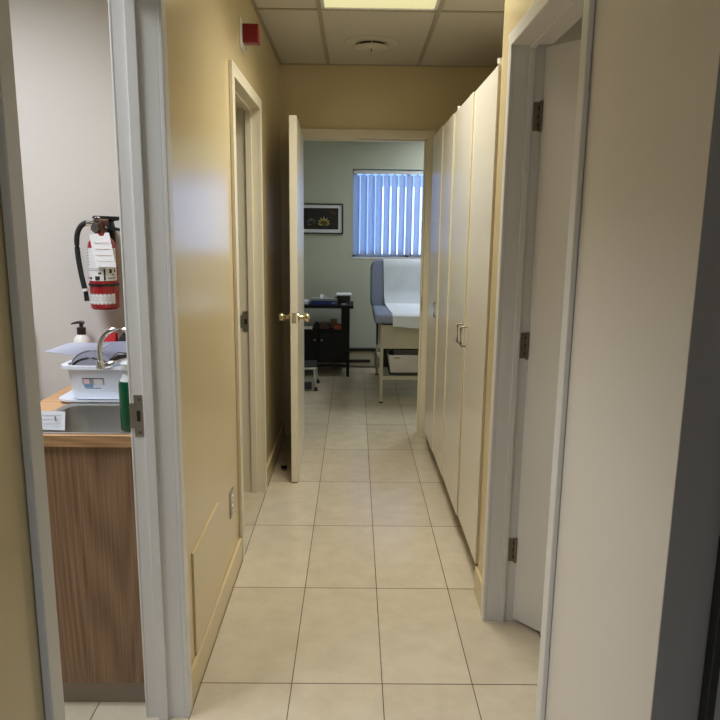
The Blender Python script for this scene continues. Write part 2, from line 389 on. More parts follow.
# ---- baseboards (each run is one board)
def baseboard(name, x0, x1, y0, y1, label, h=.11):
    return struct(name, MB().box(x0, x1, y0, y1, 0, h, .003), 'cream', label, 'baseboard')
baseboard('baseboard_left', XL, XL + .012, K1 + CW, L0 - CW, 'cream baseboard under the access panel on the left wall')
baseboard('baseboard_left_far', XL, XL + .012, L1 + CW, YE, 'cream baseboard behind the open exam room door')
baseboard('baseboard_left_near', XL, XL + .012, -2.6, K0 - CW, 'cream baseboard left of the kitchenette doorway')
baseboard('baseboard_right', XR - .012, XR, R1 + CW, 2.643, 'short cream baseboard between right door frame and cabinets', .118)

# ---- window and blind
wn = thing('window_1', ((WX0 + WX1) / 2, YB, WZ0), 'exam room window behind the vertical blind', 'window', kind='structure')
mb = MB()
for a, b, c, d in ((WX0, WX0 + .035, WZ0, WZ1), (WX1 - .035, WX1, WZ0, WZ1), (WX0, WX1, WZ0, WZ0 + .035), (WX0, WX1, WZ1 - .035, WZ1), (.55, .585, WZ0, WZ1)):
    mb.box(a, b, YB + .10, YB + .15, c, d)
mb.build('window_frame', 'white_paint', wn)
for a, b in ((WX0 + .035, .55), (.585, WX1 - .035)): MB().box(a, b, YB + .12, YB + .126, WZ0 + .035, WZ1 - .035).build('pane', 'glass', wn)
MB().box(WX0, WX1, YB - .004, YB + .1, WZ0 - .018, WZ0 + .002, .003).build('window_sill', 'white_paint', wn)
bl = thing('vertical_blind', (.57, YB + .05, WZ0), 'white vertical blind glowing blue in the exam room window', 'blind')
MB().box(WX0 + .01, WX1 - .01, YB + .022, YB + .072, WZ1 - .047, WZ1 - .012, .004).build('headrail', 'white_paint', bl)
k = 0; x = WX0 + .04
while x < WX1 - .03:
    a = math.radians(38); pts = []
    for j in range(7):
        t = (j / 6 - .5); dx, dy = t * .089 * math.cos(a), t * .089 * math.sin(a); bow = .006 * (1 - 4 * t * t)
        px, py = x + dx + bow * math.sin(a), YB + .046 + dy - bow * math.cos(a)
        pts.append([(px, py, WZ0 + .03), (px, py, WZ0 + .2), (px, py, WZ1 - .06)])
    s = MB().grid(pts, .0012).build('slat', 'slat', bl)
    c_, s_ = math.cos(a), math.sin(a)
    MB().box(x - .0445, x + .0445, YB + .0445, YB + .0475, WZ0 + .028, WZ0 + .055, rot=Matrix.Rotation(a, 3, 'Z')).build('weight', 'rack', s)
    MB().box(x - .006, x + .006, YB + .044, YB + .048, WZ1 - .062, WZ1 - .046).build('hanger', 'greyplastic', s)
    x += .0815
# outside: added white building and ground
nb = MB().box(.36, 3.6, 9.6, 12, 0, 2.08).build('backdrop', 'outside'); tag(nb, 'added white building outside, seen through the blind', 'backdrop')  # block added to make the bright stripes in the blind
struct('trim_6', MB().box(-12, 14, 7.7, 30, -.12, -.02), 'ground', 'pale ground outside the window', 'ground')

# ------------------------------------------------------------------ ceiling fixtures
def ceiling_light(key, label):
    x0, x1, y0, y1 = FIX[key]; power, col, spr = LAMPS[key]
    t = thing('ceiling_light', ((x0 + x1) / 2, (y0 + y1) / 2, ZC), label, 'ceiling light', 'ceiling light panels')
    mb = MB(); w = .004
    mb.box(x0, x1, y0, y1, ZC + .09, ZC + .094)
    for a, b, c, d in ((x0, x0 + w, y0, y1), (x1 - w, x1, y0, y1), (x0, x1, y0, y0 + w), (x0, x1, y1 - w, y1)): mb.box(a, b, c, d, ZC + .001, ZC + .09)
    mb.build('housing', 'white_paint', t)
    mb = MB(); w = .016
    for a, b, c, d in ((x0, x0 + w, y0, y1), (x1 - w, x1, y0, y1), (x0, x1, y0, y0 + w), (x0, x1, y1 - w, y1)): mb.box(a, b, c, d, ZC - .003, ZC + .004, .001)
    mb.build('frame', 'white_paint', t)
    MB().box(x0 + w, x1 - w, y0 + w, y1 - w, ZC + .002, ZC + .005).build('lens', lens_material('prismatic_lens', (col[0], col[1] * .95, col[2] * .56), .37), t)
    ld = bpy.data.lights.new('fluorescent_tubes', 'AREA'); ld.shape = 'RECTANGLE'; ld.size = x1 - x0 - .06; ld.size_y = y1 - y0 - .06
    ld.energy = power; ld.color = col; ld.spread = math.radians(spr)
    lo = bpy.data.objects.new('fluorescent_tubes', ld); COL.objects.link(lo); lo.parent = t; lo.location = (0, 0, .007)
    return t
ceiling_light('corridor', 'glowing fluorescent panel in the corridor ceiling')
ceiling_light('kitchenette', 'fluorescent panel in the kitchenette ceiling')
ceiling_light('lobby', 'added unseen fill light in the ceiling behind the viewpoint')  # unseen fill, added to light the faces turned to the viewpoint
ceiling_light('exam', 'added unseen fill light in the exam room ceiling')  # unseen, put in because the window alone leaves the room dark
ceiling_light('side_room', 'added unseen fill light in the ceiling of the room behind the right doorway')  # unseen fill, added so the gap above the right door isn't black

df = thing('ceiling_diffuser', (.085, 4.285, ZC), 'round beige air diffuser in the ceiling before the end wall', 'air vent')
MB().lathe((.085, 4.285, ZC), [(.088, -.001), (.162, -.001), (.160, -.005), (.140, -.009), (.088, -.010)], 40).build('outer_ring', 'ceil', df)
MB().lathe((.085, 4.285, ZC), [(.001, -.002), (.086, -.002), (.082, -.022), (.001, -.022)], 40).build('louver', 'gap_shade', df, label='dark band standing for the shaded louver slot')  # solid band, coloured dark for the shade in the slot
MB().lathe((.085, 4.285, ZC), [(.001, -.022), (.090, -.022), (.096, -.025), (.09, -.029), (.05, -.032), (.001, -.032)], 40).build('center_disc', 'ceil', df)
mb = MB()
for i in range(3):
    a = PI / 2 + i * 2 * PI / 3
    mb.box(.085 - .095, .085 + .095, 4.285 - .006, 4.285 + .006, ZC - .0225, ZC - .008, rot=Matrix.Rotation(a, 3, 'Z'))
mb.build('spoke', 'tbar', df)
MB().tube([(.085, 4.285, ZC - .031), (.085, 4.285, ZC - .05)], .004).build('damper_screw', 'tbar', df)

# ------------------------------------------------------------------ left wall fittings
al = thing('alarm_box', (XL, 3.247, 2.30), 'small red signal box sticking out high on the left wall', 'alarm')
MB().box(XL, XL + .006, 3.19, 3.31, 2.285, 2.405, .002).build('mounting_plate', 'white_paint', al)
MB().box(XL + .006, XL + .077, 3.245, 3.300, 2.312, 2.392, .004).build('housing', 'dark_red', al)
MB().lathe((XL + .012, 3.248, 2.288), [(.001, 0), (.011, 0), (.012, .01), (.006, .016), (.001, .016)], 14, 'Y').build('lamp', 'chrome', al, label='small chrome lamp under the box')

ap = MB().box(XL, XL + .007, 2.035, 2.455, .115, .474, .002).build('access_panel', 'cream'); tag(ap, 'cream painted flat access panel low on the left wall', 'access panel')
ot = thing('wall_outlet', (XL, 2.735, .352), 'grey steel electrical outlet low on the left wall', 'outlet')
MB().box(XL, XL + .005, 2.70, 2.77, .294, .410, .002).build('cover_plate', 'steel', ot)
for dz in (-.022, .022):
    s = MB().box(XL + .004, XL + .008, 2.717, 2.753, .352 + dz - .015, .352 + dz + .015, .0015).build('socket', 'bottle_white', ot)
    mb = MB()
    for q in (-.007, .007): mb.box(XL + .0075, XL + .0086, 2.735 + q - .0012, 2.735 + q + .0012, .352 + dz - .005, .352 + dz + .007)
    mb.build('slot', 'black_plastic', s)

# ------------------------------------------------------------------ doors
def hinge(parent, x, y, z, mb_box):
    pass
HX, HY = -.378, 4.826                           # exam room door, standing open into the corridor
d1 = thing('door_1', (HX, HY, 0), 'cream door standing open into the corridor at the far end', 'door', kind='structure')
LD = .945; T = .042
lf = MB().box(HX - T / 2, HX + T / 2, HY - LD, HY, .008, 2.106, .002).build('door_leaf', 'door_paint', d1)
ky = HY - LD + .055
for sg in (-1, 1):
    f = HX + sg * T / 2
    kn = MB().lathe((f, ky, .997), [(.001, 0), (.032, 0), (.031, sg * .005), (.014, sg * .01), (.012, sg * .03), (.02, sg * .036), (.027, sg * .046), (.0275, sg * .056), (.022, sg * .066), (.001, sg * .069)], 28, 'X').build('door_knob', 'brass', d1, label='polished brass door knob')
lp = MB().box(HX - .0125, HX + .0125, HY - LD - .0015, HY - LD + .001, .968, 1.026, .0005).build('latch_plate', 'brass', d1, label='brass latch plate')
MB().box(HX - .006, HX + .006, HY - LD - .010, HY - LD, .990, 1.004, .002).build('latch_bolt', 'brass', lp)
for z in (.25, 1.05, 1.85):
    MB().tube([(HX - T / 2 - .004, HY + .004, z - .045), (HX - T / 2 - .004, HY + .004, z + .045)], .006).build('hinge', 'bronze', d1)
d1.rotation_euler.z = math.atan2(.033, .945)

RX, RY = XR + TH - .012, R1 - .006               # right room door, half open into that room
d2 = thing('door_2', (RX, RY, 0), 'pale grey door half open in the right doorway', 'door', kind='structure')
MB().box(RX, RX + .04, RY - .745, RY, .014, 2.107, .002).build('door_leaf', 'grey_door', d2)
for z in (.30, 1.095, 1.885):
    MB().tube([(RX - .004, RY + .001, z - .05), (RX - .004, RY + .001, z + .05)], .0055).build('hinge', 'bronze', d2, label='dark bronze hinge knuckle')
d2.rotation_euler.z = math.radians(42)
for z in (.30, 1.095, 1.885):                    # fixed hinge wings on the jamb
    h = MB().box(XR + .072, XR + TH - .006, R1 - .0022, R1 + .001, z - .047, z + .047, .0006).build('hinge_wing', 'bronze', fr_, label='dark bronze hinge wing')
    for q in (-.028, 0, .028): MB().lathe((XR + .09, R1 - .002, z + q), [(.001, -.0016), (.004, -.0012), (.0045, .0005), (.001, .0005)], 10, 'Y').build('screw', 'black_plastic', h)
ds = thing('door_stop', (-.435, 4.11, 0), 'small dome door stop on the floor behind the open door', 'door stop')
MB().lathe((-.435, 4.11, 0), [(.001, 0), (.020, 0), (.020, .012), (.001, .014)], 20).build('base', 'steel', ds)
MB().lathe((-.435, 4.11, 0), [(.012, .012), (.019, .014), (.020, .026), (.014, .034), (.001, .035)], 20).build('bumper', 'black_rubber', ds)
MB().lathe((-.435, 4.11, 0), [(.001, .034), (.009, .034), (.007, .038), (.001, .039)], 14).build('screw_cap', 'chrome', ds)

# ------------------------------------------------------------------ tall cabinets on the right
CX = .520; CZ0, CZ1 = .122, 2.100
def pull(y, z, parent):
    mb = MB(); x = CX - .030
    mb.tube([(CX + .001, y, z - .045), (x + .006, y, z - .045), (x, y, z - .040), (x, y, z + .040), (x + .006, y, z + .045), (CX + .001, y, z + .045)], .0038, 10)
    return mb.build('handle', 'handle_metal', parent, label='bent steel pull handle')
def tall_cabinet(y0, y1, doors, label, filler=None):
    t = thing('tall_cabinet', (.8, (y0 + y1) / 2, 0), label, 'cabinet', 'tall cream cabinets')
    mb = MB(); w = .016
    mb.box(CX + .02, 1.05, y0 + .001, y0 + w, CZ0, CZ1); mb.box(CX + .02, 1.05, y1 - w, y1 - .001, CZ0, CZ1); mb.box(CX + .02, 1.05, y0 + .001, y1 - .001, CZ1 - w, CZ1 - .001)
    mb.box(CX + .02, 1.05, y0 + .001, y1 - .001, CZ0, CZ0 + w); mb.box(1.04, 1.055, y0 + .001, y1 - .001, CZ0, CZ1)
    mb.build('carcass', 'cab', t)
    MB().box(CX + .06, 1.05, y0 + .001, y1 - .001, 0, CZ0).build('toe_kick', 'kick', t)
    for a, b, hy, pin, dx in doors:
        d = MB().box(CX + dx, CX + .018, a + .003, b - .003, CZ0, CZ1, .0012).build('door', 'cab', t)
        MB().box(CX + dx + .0008, CX + .018, a + .0022, a + .003, CZ0 + .001, CZ1 - .001).build('edge_band', 'band', d, label='tan edge banding')
        if hy is not None: pull(hy, 1.022, d)
        if pin is not None:
            MB().lathe((CX + .012, pin, CZ1), [(.001, 0), (.004, 0), (.004, .010), (.011, .010), (.012, .028), (.001, .03)], 14).build('top_pin', 'cab', d)
            MB().lathe((CX + .012, pin, CZ0), [(.001, 0), (.007, 0), (.006, -.02), (.001, -.02)], 12).build('bottom_pin', 'bronze', d)
    if filler: MB().box(CX + .004, CX + .018, filler[0] + .002, filler[1], CZ0, CZ1).build('filler_panel', 'cab', t)
    return t
tall_cabinet(2.652, 3.706, [(2.655, 3.152, 3.095, 2.68, 0), (3.152, 3.706, 3.195, 3.675, -.007)], 'tall cream two door cabinet nearest the right doorway')
tall_cabinet(3.706, 4.815, [(3.706, 4.126, None, None, -.012), (4.126, 4.63, 4.17, 4.60, -.018)], 'tall cream cabinet next to the end doorway, single handle', (4.63, 4.815))

# ------------------------------------------------------------------ black-edged panel in the lobby corner
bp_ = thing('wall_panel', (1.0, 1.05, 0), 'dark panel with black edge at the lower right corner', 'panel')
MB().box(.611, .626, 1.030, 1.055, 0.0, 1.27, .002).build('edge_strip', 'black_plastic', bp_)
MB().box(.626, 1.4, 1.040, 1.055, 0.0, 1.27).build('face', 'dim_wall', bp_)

# ------------------------------------------------------------------ kitchenette
CT = .900; CY0, CY1 = 1.915, 2.615; CXA, CXB = -1.09, -.632
sc = thing('sink_cabinet', ((CXA + CXB) / 2, 2.25, 0), 'oak grained sink cabinet with grey toe kick in the kitchenette', 'cabinet')
MB().box(CXA + .006, CXB, CY0 + .012, CY0 + .03, .085, CT - .036, .001).build('front_panel', 'oak', sc)
mb = MB().box(CXA + .006, CXA + .022, CY0 + .03, CY1, .085, CT - .036); mb.box(CXB - .016, CXB, CY0 + .03, CY1, .085, CT - .036); mb.box(CXA + .022, CXB - .016, CY0 + .03, CY1, .085, .1)
mb.build('carcass', 'oak', sc)
MB().box(CXA + .02, CXB, CY0 + .035, CY1, 0, .085).build('toe_kick', 'kick', sc)
SX0, SX1, SY0, SY1 = -.965, -.645, 1.945, 2.265
wt = thing('countertop', ((CXA + CXB) / 2, 2.25, CT - .034), 'oak laminate worktop holding the steel sink', 'worktop')
plate(MB(), lambda u, v, n: (u, v, CT + n), CXA, CXB, CY0 + .002, CY1, [(SX0, SX1, SY0, SY1)], -.034, 0).build('worktop', 'worktop', wt)
MB().box(CXA, CXB, CY0, CY0 + .002, CT - .034, CT).build('front_edge', 'oak_edge', wt)
sk = thing('sink', ((SX0 + SX1) / 2, (SY0 + SY1) / 2, CT), 'stainless steel sink set into the worktop', 'sink')
mb = MB()
def rrect(x0, x1, y0, y1, r, z, n=6):
    out = []
    for cx, cy, a in ((x1 - r, y1 - r, 0), (x0 + r, y1 - r, PI / 2), (x0 + r, y0 + r, PI), (x1 - r, y0 + r, 1.5 * PI)):
        out += [(cx + r * math.cos(a + PI / 2 * k / n), cy + r * math.sin(a + PI / 2 * k / n), z) for k in range(n + 1)]
    return out
def loft(mb, rings, cap0=False, cap1=True):
    t = bmesh.new(); R = [[t.verts.new(p) for p in r] for r in rings]; n = len(R[0])
    for A, B in zip(R, R[1:]):
        for k in range(n): t.faces.new((A[k], A[(k + 1) % n], B[(k + 1) % n], B[k]))
    if cap0: t.faces.new(R[0])
    if cap1: t.faces.new(R[-1])
    bmesh.ops.recalc_face_normals(t, faces=t.faces); mb.smooth = True; mb._merge(t); return mb
loft(mb, [rrect(SX0 + .004, SX1 - .004, SY0 + .004, SY1 - .004, .05, CT - .001), rrect(SX0 + .004, SX1 - .004, SY0 + .004, SY1 - .004, .05, CT - .02),
          rrect(SX0 + .012, SX1 - .012, SY0 + .012, SY1 - .012, .06, CT - .13), rrect(SX0 + .03, SX1 - .03, SY0 + .03, SY1 - .03, .06, CT - .155), rrect(SX0 + .06, SX1 - .06, SY0 + .06, SY1 - .06, .06, CT - .16)])
mb.build('basin', 'basin', sk)
mb = MB(); o1 = rrect(SX0 - .018, SX1 + .012, SY0 - .018, SY1 + .018, .045, CT); 
loft(mb, [o1, [(x, y, CT + .004) for x, y, z in o1], [(x, y, CT + .005) for x, y, z in rrect(SX0 - .008, SX1 + .004, SY0 - .01, SY1 + .01, .05, 0)], [(x, y, CT) for x, y, z in rrect(SX0 + .004, SX1 - .004, SY0 + .004, SY1 - .004, .05, 0)]], cap1=False)
mb.build('rim', 'basin', sk)
MB().lathe((-.80, 2.11, CT - .16), [(.001, .001), (.03, .001), (.034, .003), (.036, .001)], 20).build('drain', 'chrome', sk)

fc = thing('faucet', (-.672, 2.13, CT), 'chrome gooseneck faucet arching over the sink from the right', 'faucet')
MB().lathe((-.672, 2.13, CT + .004), [(.001, 0), (.024, 0), (.022, .03), (.014, .04), (.001, .04)], 20).build('base', 'chrome', fc)
pts = [(-.672, 2.13, CT + .03), (-.672, 2.13, CT + .21)]
R = .067; cxx = -.672 - R
for k in range(0, 13):
    a = PI * k / 12; pts.append((cxx + R * math.cos(a), 2.13, CT + .213 + R * 1.08 * math.sin(a)))
pts.append((-.672 - 2 * R, 2.13, CT + .175))
MB().tube(pts, .0080, 14).build('spout', 'chrome', fc)
MB().lathe((-.672 - 2 * R, 2.13, CT + .155), [(.001, 0), (.011, 0), (.0125, .006), (.0125, .024), (.010, .028), (.001, .028)], 16).build('aerator', 'chrome', fc)

# green soap bottle
gb = thing('soap_bottle', (-.662, 1.968, CT + .005), 'green dish soap bottle with clear cap at the right end of the sink rim', 'bottle')
MB().lathe((-.664, 1.966, CT + .0055), [(.001, 0), (.026, 0), (.028, .006), (.0285, .14), (.026, .150), (.001, .150)], 24).build('body', 'green', gb)
MB().lathe((-.664, 1.966, CT + .1555), [(.024, 0), (.018, .01), (.013, .022), (.013, .032), (.019, .033), (.020, .052), (.012, .058), (.001, .06)], 20).build('cap', 'clear', gb)
# note card
nc = thing('note_card', (-.925, 1.975, CT), 'white printed card propped at the left front corner of the sink', 'card')
th_ = math.radians(8)
mb = MB().grid([[(-.957 + u * .1, 1.958 + .012 * v, CT + .006 + v * .055 - .003 * u) for v in (0, .5, 1)] for u in (0, .5, 1)], .0015); mb.build('card', 'paper', nc)
mb = MB()
for i in range(4): mb.box(-.950, -.868, 1.9555 + .003 * i, 1.9562 + .003 * i, CT + .014 + .011 * i, CT + .0146 + .011 * i)
mb.build('ruled_line', 'blue_ink', nc)
mb = MB().box(-.886, -.882, 1.9595, 1.9612, CT + .032, CT + .046); mb.build('mark', 'grey_ink', nc)

# dish rack: tray and tub
dr = thing('dish_rack', (-.80, 2.40, CT), 'white plastic dish tub with sticker on a drip tray behind the sink', 'dish rack')
RX0, RX1, RY0, RY1 = -1.010, -.645, 2.285, 2.472
mb = MB(); ring = lambda d, z, r=.04: rrect(RX0 - d, RX1 + d, RY0 - d, RY1 + d, r, z)
loft(mb, [ring(.0, CT), ring(.012, CT + .010), ring(.012, CT + .016), ring(.004, CT + .014), ring(-.01, CT + .006)], cap0=True)
mb.build('drip_tray', 'rack', dr)
mb = MB(); ring = lambda d, z, r=.045: rrect(RX0 + .012 - d, RX1 - d * 0 - .002, RY0 + .012 - d, RY1 - .012 + d, r, z)
loft(mb, [ring(-.012, CT + .010), ring(0, CT + .108), ring(.003, CT + .118), ring(.014, CT + .120), ring(.014, CT + .131), ring(-.002, CT + .131), ring(-.006, CT + .11), ring(-.016, CT + .014)], cap0=True)
tubo = mb.build('tub', 'rack', dr)
st = MB().box(-.935, -.860, RY0 + .0170, RY0 + .0182, CT + .044, CT + .088, rot=Matrix.Rotation(.17, 3, 'X')).build('sticker', 'greybox', dr, label='small printed sticker')
for (a, b, c, d, m) in ((-.903, -.884, .060, .076, 'pink_ink'), (-.903, -.872, .048, .060, 'blue_ink'), (-.868, -.838, .056, .076, 'label'), (-.900, -.846, .041, .047, 'ink'), (-.862, -.842, .060, .066, 'grey_ink'), (-.905, -.835, .0765, .0785, 'ink')):
    MB().box(a - .0275, b - .0275, RY0 + .0163 + (.06 - (c + d) / 2) * .19, RY0 + .0172 + (.06 - (c + d) / 2) * .19, CT + c * 1.1, CT + d * 1.1, rot=Matrix.Rotation(.17, 3, 'X')).build('print', m, st)
# lids and dishes standing in the tub
def lid(name, cx, cy, z0, w, h, lean, m, label, cat, rim=None, curve=.03):
    rows = []
    for i in range(13):
        u = i / 12 * 2 - 1; row = []
        top = h * (1 - curve * 8 * u * u * u * u)
        for j in range(6):
            v = j / 5; row.append((cx + u * w / 2, cy + lean * v + .012 * u * u, z0 + top * v))
        rows.append(row)
    o = thing(name, (cx, cy, z0), label, cat)
    MB().grid(rows, .002).build('sheet', m, o)
    if rim: MB().tube([r[-1] for r in rows], .0035, 8).build('rim', rim, o)
    return o
gl = thing('pot_lid', (-.925, 2.36, CT + .02), 'round grey lid with black rim standing in the dish tub', 'lid')
pts = [(-.922 + .072 * math.cos(a), 2.342 + .01 * math.sin(a), CT + .098 + .05 * math.sin(a)) for a in [2 * PI * k / 40 for k in range(40)]]
MB().prism(pts, (0, .006, 0)).build('disc', 'greyplastic', gl)
MB().tube(pts + pts[:1], .0035, 8).build('rim', 'black_plastic', gl)
sg = thing('smoked_lid', (-.935, 2.376, CT + .02), 'smoky grey plastic lid standing behind the black-rimmed lid', 'lid')
pts = [(-.925 + .078 * math.cos(a), 2.372 + .008 * math.sin(a), CT + .104 + .066 * math.sin(a)) for a in [2 * PI * k / 40 for k in range(40)]]
MB().prism(pts, (0, .004, 0)).build('disc', 'smoke', sg)
MB().tube(pts + pts[:1], .0025, 8).build('rim', 'greyplastic', sg)
def board(name, quad, m, label, cat, n=8, sag=.0):
    a, b, c, d = [Vector(q) for q in quad]; rows = []
    for i in range(n + 1):
        u = i / n; row = []
        for j in range(n + 1):
            v = j / n; p = (a * (1 - u) + b * u) * (1 - v) + (d * (1 - u) + c * u) * v
            row.append(p + Vector((0, 0, -sag * 4 * u * (1 - u))))
        rows.append(row)
    return tag(MB().grid(rows, .004).build(name, m), label, cat)
board('plastic_tray', [(-.975, 2.415, CT + .055), (-.70, 2.415, CT + .055), (-.70, 2.445, CT + .192), (-1.0, 2.445, CT + .180)], 'lilac', 'flat lilac plastic sheet standing at the back of the dish tub', 'tray', sag=-.006)
board('plastic_sheet', [(-1.100, 2.39, CT + .160), (-.95, 2.385, CT + .135), (-.87, 2.405, CT + .188), (-1.02, 2.41, CT + .187)], 'lilac', 'frosted lilac plastic sheet sticking out over the left of the dish tub', 'plastic sheet', sag=-.004)
board('plastic_plate', [(-.83, 2.385, CT + .105), (-.68, 2.385, CT + .105), (-.68, 2.405, CT + .198), (-.84, 2.405, CT + .192)], 'lilac', 'pale lilac plastic plate standing right of the faucet spout', 'plate', sag=-.006)
# cutlery
sp = thing('serving_spoon', (-.77, 2.30, CT + .11), 'shiny steel spoon lying across the front of the dish tub', 'spoon')
mb = MB()
prof = []
for k in range(11):
    u = k / 10; w = .016 * math.sin(PI * min(1, max(.02, u))) ** .6
    prof.append(((-.866 + .062 * u, 2.285 + .004 * u, CT + .127 + .022 * u), w))
mb.tube([p for p, w in prof], [max(.002, w * .75) for p, w in prof], 12).build('bowl', 'chrome', sp)
MB().tube([(-.806, 2.289, CT + .148), (-.74, 2.295, CT + .170)], .0045, 8).build('handle', 'chrome', sp)
sb = MB().tube([(-.845, 2.33, CT + .142), (-.815, 2.335, CT + .160), (-.785, 2.34, CT + .160)], [.008, .014, .010], 12).build('brown_utensil', 'brown_black'); tag(sb, 'dark brown utensil head behind the steel spoon', 'utensil')
# things behind the tub
pb = thing('pump_bottle', (-.99, 2.565, CT), 'white pump bottle with dark pump behind the dish tub', 'bottle')
PX, PY = -1.036, 2.572
MB().lathe((PX, PY, CT), [(.001, 0), (.03, 0), (.034, .005), (.034, .16), (.028, .182), (.014, .198), (.001, .2)], 24).build('body', 'bottle_white', pb)
MB().lathe((PX, PY, CT + .197), [(.001, 0), (.0165, 0), (.0165, .026), (.007, .028), (.007, .045), (.001, .045)], 20).build('collar', 'brown_black', pb)
MB().tube([(PX + .012, PY, CT + .240), (PX, PY, CT + .243), (PX - .02, PY, CT + .241), (PX - .037, PY, CT + .236)], [.006, .007, .005, .003], 10).build('nozzle', 'brown_black', pb)
rp_ = thing('red_pouch', (-.86, 2.56, CT), 'red pouch behind the plastic plate under the faucet arch', 'pouch')
mb = MB(); loft(mb, [rrect(-.985, -.905, 2.52, 2.58, .02, CT), rrect(-.99, -.900, 2.52, 2.58, .02, CT + .12), rrect(-.97, -.895, 2.535, 2.57, .01, CT + .17), rrect(-.925, -.895, 2.545, 2.56, .006, CT + .206)], True); mb.build('bag', 'redcloth', rp_)
kp = thing('black_bowl', (-.76, 2.55, CT), 'black bowl upside down beside the red pouch behind the tub', 'bowl')
MB().lathe((-.838, 2.553, CT), [(.001, 0), (.048, 0), (.054, .08), (.054, .165), (.048, .19), (.03, .208), (.001, .212)], 24).build('body', 'black_plastic', kp)
cc = thing('cable_cover', (-1.2, 2.61, .3), 'narrow white strip on the kitchenette wall at the left', 'cable cover')
MB().box(-1.262, -1.238, 2.572, 2.62, .25, 1.108, .002).build('channel', 'bottle_white', cc)
MB().box(-1.264, -1.236, 2.570, 2.62, 1.108, 1.122, .003).build('end_cap', 'bottle_white', cc)

# ------------------------------------------------------------------ fire extinguisher
EX, EY, EZ = -.933, 2.553, 1.197
ex = thing('fire_extinguisher', (EX, EY, EZ), 'red fire extinguisher with paper tag on the kitchenette wall', 'fire extinguisher')
RR = .051
MB().lathe((EX, EY, EZ), [(.001, .004), (.03, 0), (.045, .001), (RR, .008), (RR, .225), (.047, .245), (.035, .262), (.022, .270), (.020, .282), (.001, .282)], 40).build('cylinder', 'red', ex)
va = MB().lathe((EX, EY, EZ + .28), [(.001, 0), (.021, 0), (.021, .018), (.016, .02), (.015, .04), (.001, .04)], 20)
va.box(EX - .02, EX + .035, EY - .013, EY + .013, EZ + .305, EZ + .33, .003)
va = va.build('valve', 'valve', ex, label='dark valve body')
MB().lathe((EX - .012, EY - .022, EZ + .298), [(.001, -.006), (.015, -.006), (.017, 0), (.017, .012), (.001, .012)], 20, 'Y').build('gauge', 'steel', va)
mb = MB().prism([(EX + .02, EY - .009, EZ + .318), (EX + .095, EY - .009, EZ + .331), (EX + .095, EY - .009, EZ + .339), (EX - .02, EY - .009, EZ + .342), (EX - .028, EY - .009, EZ + .333)], (0, .018, 0)); mb.build('squeeze_lever', 'black_plastic', ex)
MB().prism([(EX + .015, EY - .009, EZ + .308), (EX + .04, EY - .009, EZ + .292), (EX + .095, EY - .009, EZ + .283), (EX + .095, EY - .009, EZ + .291), (EX + .05, EY - .009, EZ + .302), (EX + .045, EY - .009, EZ + .33), (EX + .02, EY - .009, EZ + .33)], (0, .018, 0)).build('carry_handle', 'black_plastic', ex)
pn = MB().tube([(EX - .005 + .014 * math.cos(a), EY - .016, EZ + .325 + .012 * math.sin(a)) for a in [2 * PI * k / 16 for k in range(17)]], .0015, 6).build('pull_ring', 'steel', ex)
hp = [(EX - .02, EY - .006, EZ + .313), (EX - .050, EY - .012, EZ + .315), (EX - .072, EY - .016, EZ + .296), (EX - .083, EY - .018, EZ + .26), (EX - .083, EY - .018, EZ + .20), (EX - .075, EY - .022, EZ + .14), (EX - .065, EY - .026, EZ + .09), (EX - .061, EY - .026, EZ + .072)]
def spline(P, n=5):
    P = [Vector(p) for p in P]; out = []
    for i in range(len(P) - 1):
        a, b, c, d = P[max(i - 1, 0)], P[i], P[i + 1], P[min(i + 2, len(P) - 1)]
        for k in range(n):
            t = k / n; out.append(.5 * ((2 * b) + (c - a) * t + (2 * a - 5 * b + 4 * c - d) * t * t + (3 * b - a - 3 * c + d) * t ** 3))
    return out + [P[-1]]
MB().tube(spline(hp), .0095, 12).build('hose', 'black_rubber', ex)
MB().tube([(EX - .022, EY - .006, EZ + .313), (EX - .048, EY - .011, EZ + .3155)], .011, 12).build('hose_fitting', 'chrome', ex)
MB().tube([(EX - .061, EY - .026, EZ + .078), (EX - .060, EY - .026, EZ + .068)], .0115, 12).build('hose_collar', 'label', ex)
MB().tube([(EX - .060, EY - .026, EZ + .07), (EX - .057, EY - .026, EZ + .032)], [.008, .009], 12).build('nozzle', 'black_plastic', ex)
MB().arc(EX, EY, RR + .0006, 0, 2 * PI, EZ + .088, EZ + .097, .0022, 40).build('strap', 'black_plastic', ex)
MB().box(EX - .03, EX + .03, EY + .045, 2.62, EZ + .05, EZ + .30, .003).build('wall_bracket', 'black_plastic', ex)
la = MB().arc(EX, EY, RR, PI * 1.02, PI * 1.96, EZ + .108, EZ + .226, .0006, 24).build('label_sheet', 'label', ex, label='white instruction label')
r2 = RR + .0006
def patch(a, b, z0, z1, m, p): MB().arc(EX, EY, r2, PI * a, PI * b, EZ + z0, EZ + z1, .0004, 8).build('print', m, p)
patch(1.615, 1.655, .110, .152, 'ink', la)
for i in range(6): patch(1.05, 1.24, .219 - i * .011, .223 - i * .011, 'grey_ink' if i % 3 else 'blue_ink', la)
for z in (.150, .144): patch(1.12, 1.60, z, z + .002, 'grey_ink', la)
for a, b, z0, z1 in ((1.14, 1.2, .112, .120), (1.25, 1.33, .113, .121), (1.42, 1.53, .110, .125), (1.50, 1.56, .132, .139), (1.06, 1.09, .120, .124)): patch(a, b, z0, z1, 'ink', la)
for a, b, z0, z1 in ((1.74, 1.80, .135, .150), (1.70, 1.90, .116, .119), (1.80, 1.88, .128, .131), (1.86, 1.90, .138, .150)): patch(a, b, z0, z1, 'ink', la)
lb = MB().arc(EX, EY, RR, PI * 1.06, PI * 1.86, EZ + .022, EZ + .060, .0006, 20).build('lower_label', 'label', ex, label='white inspection strip')
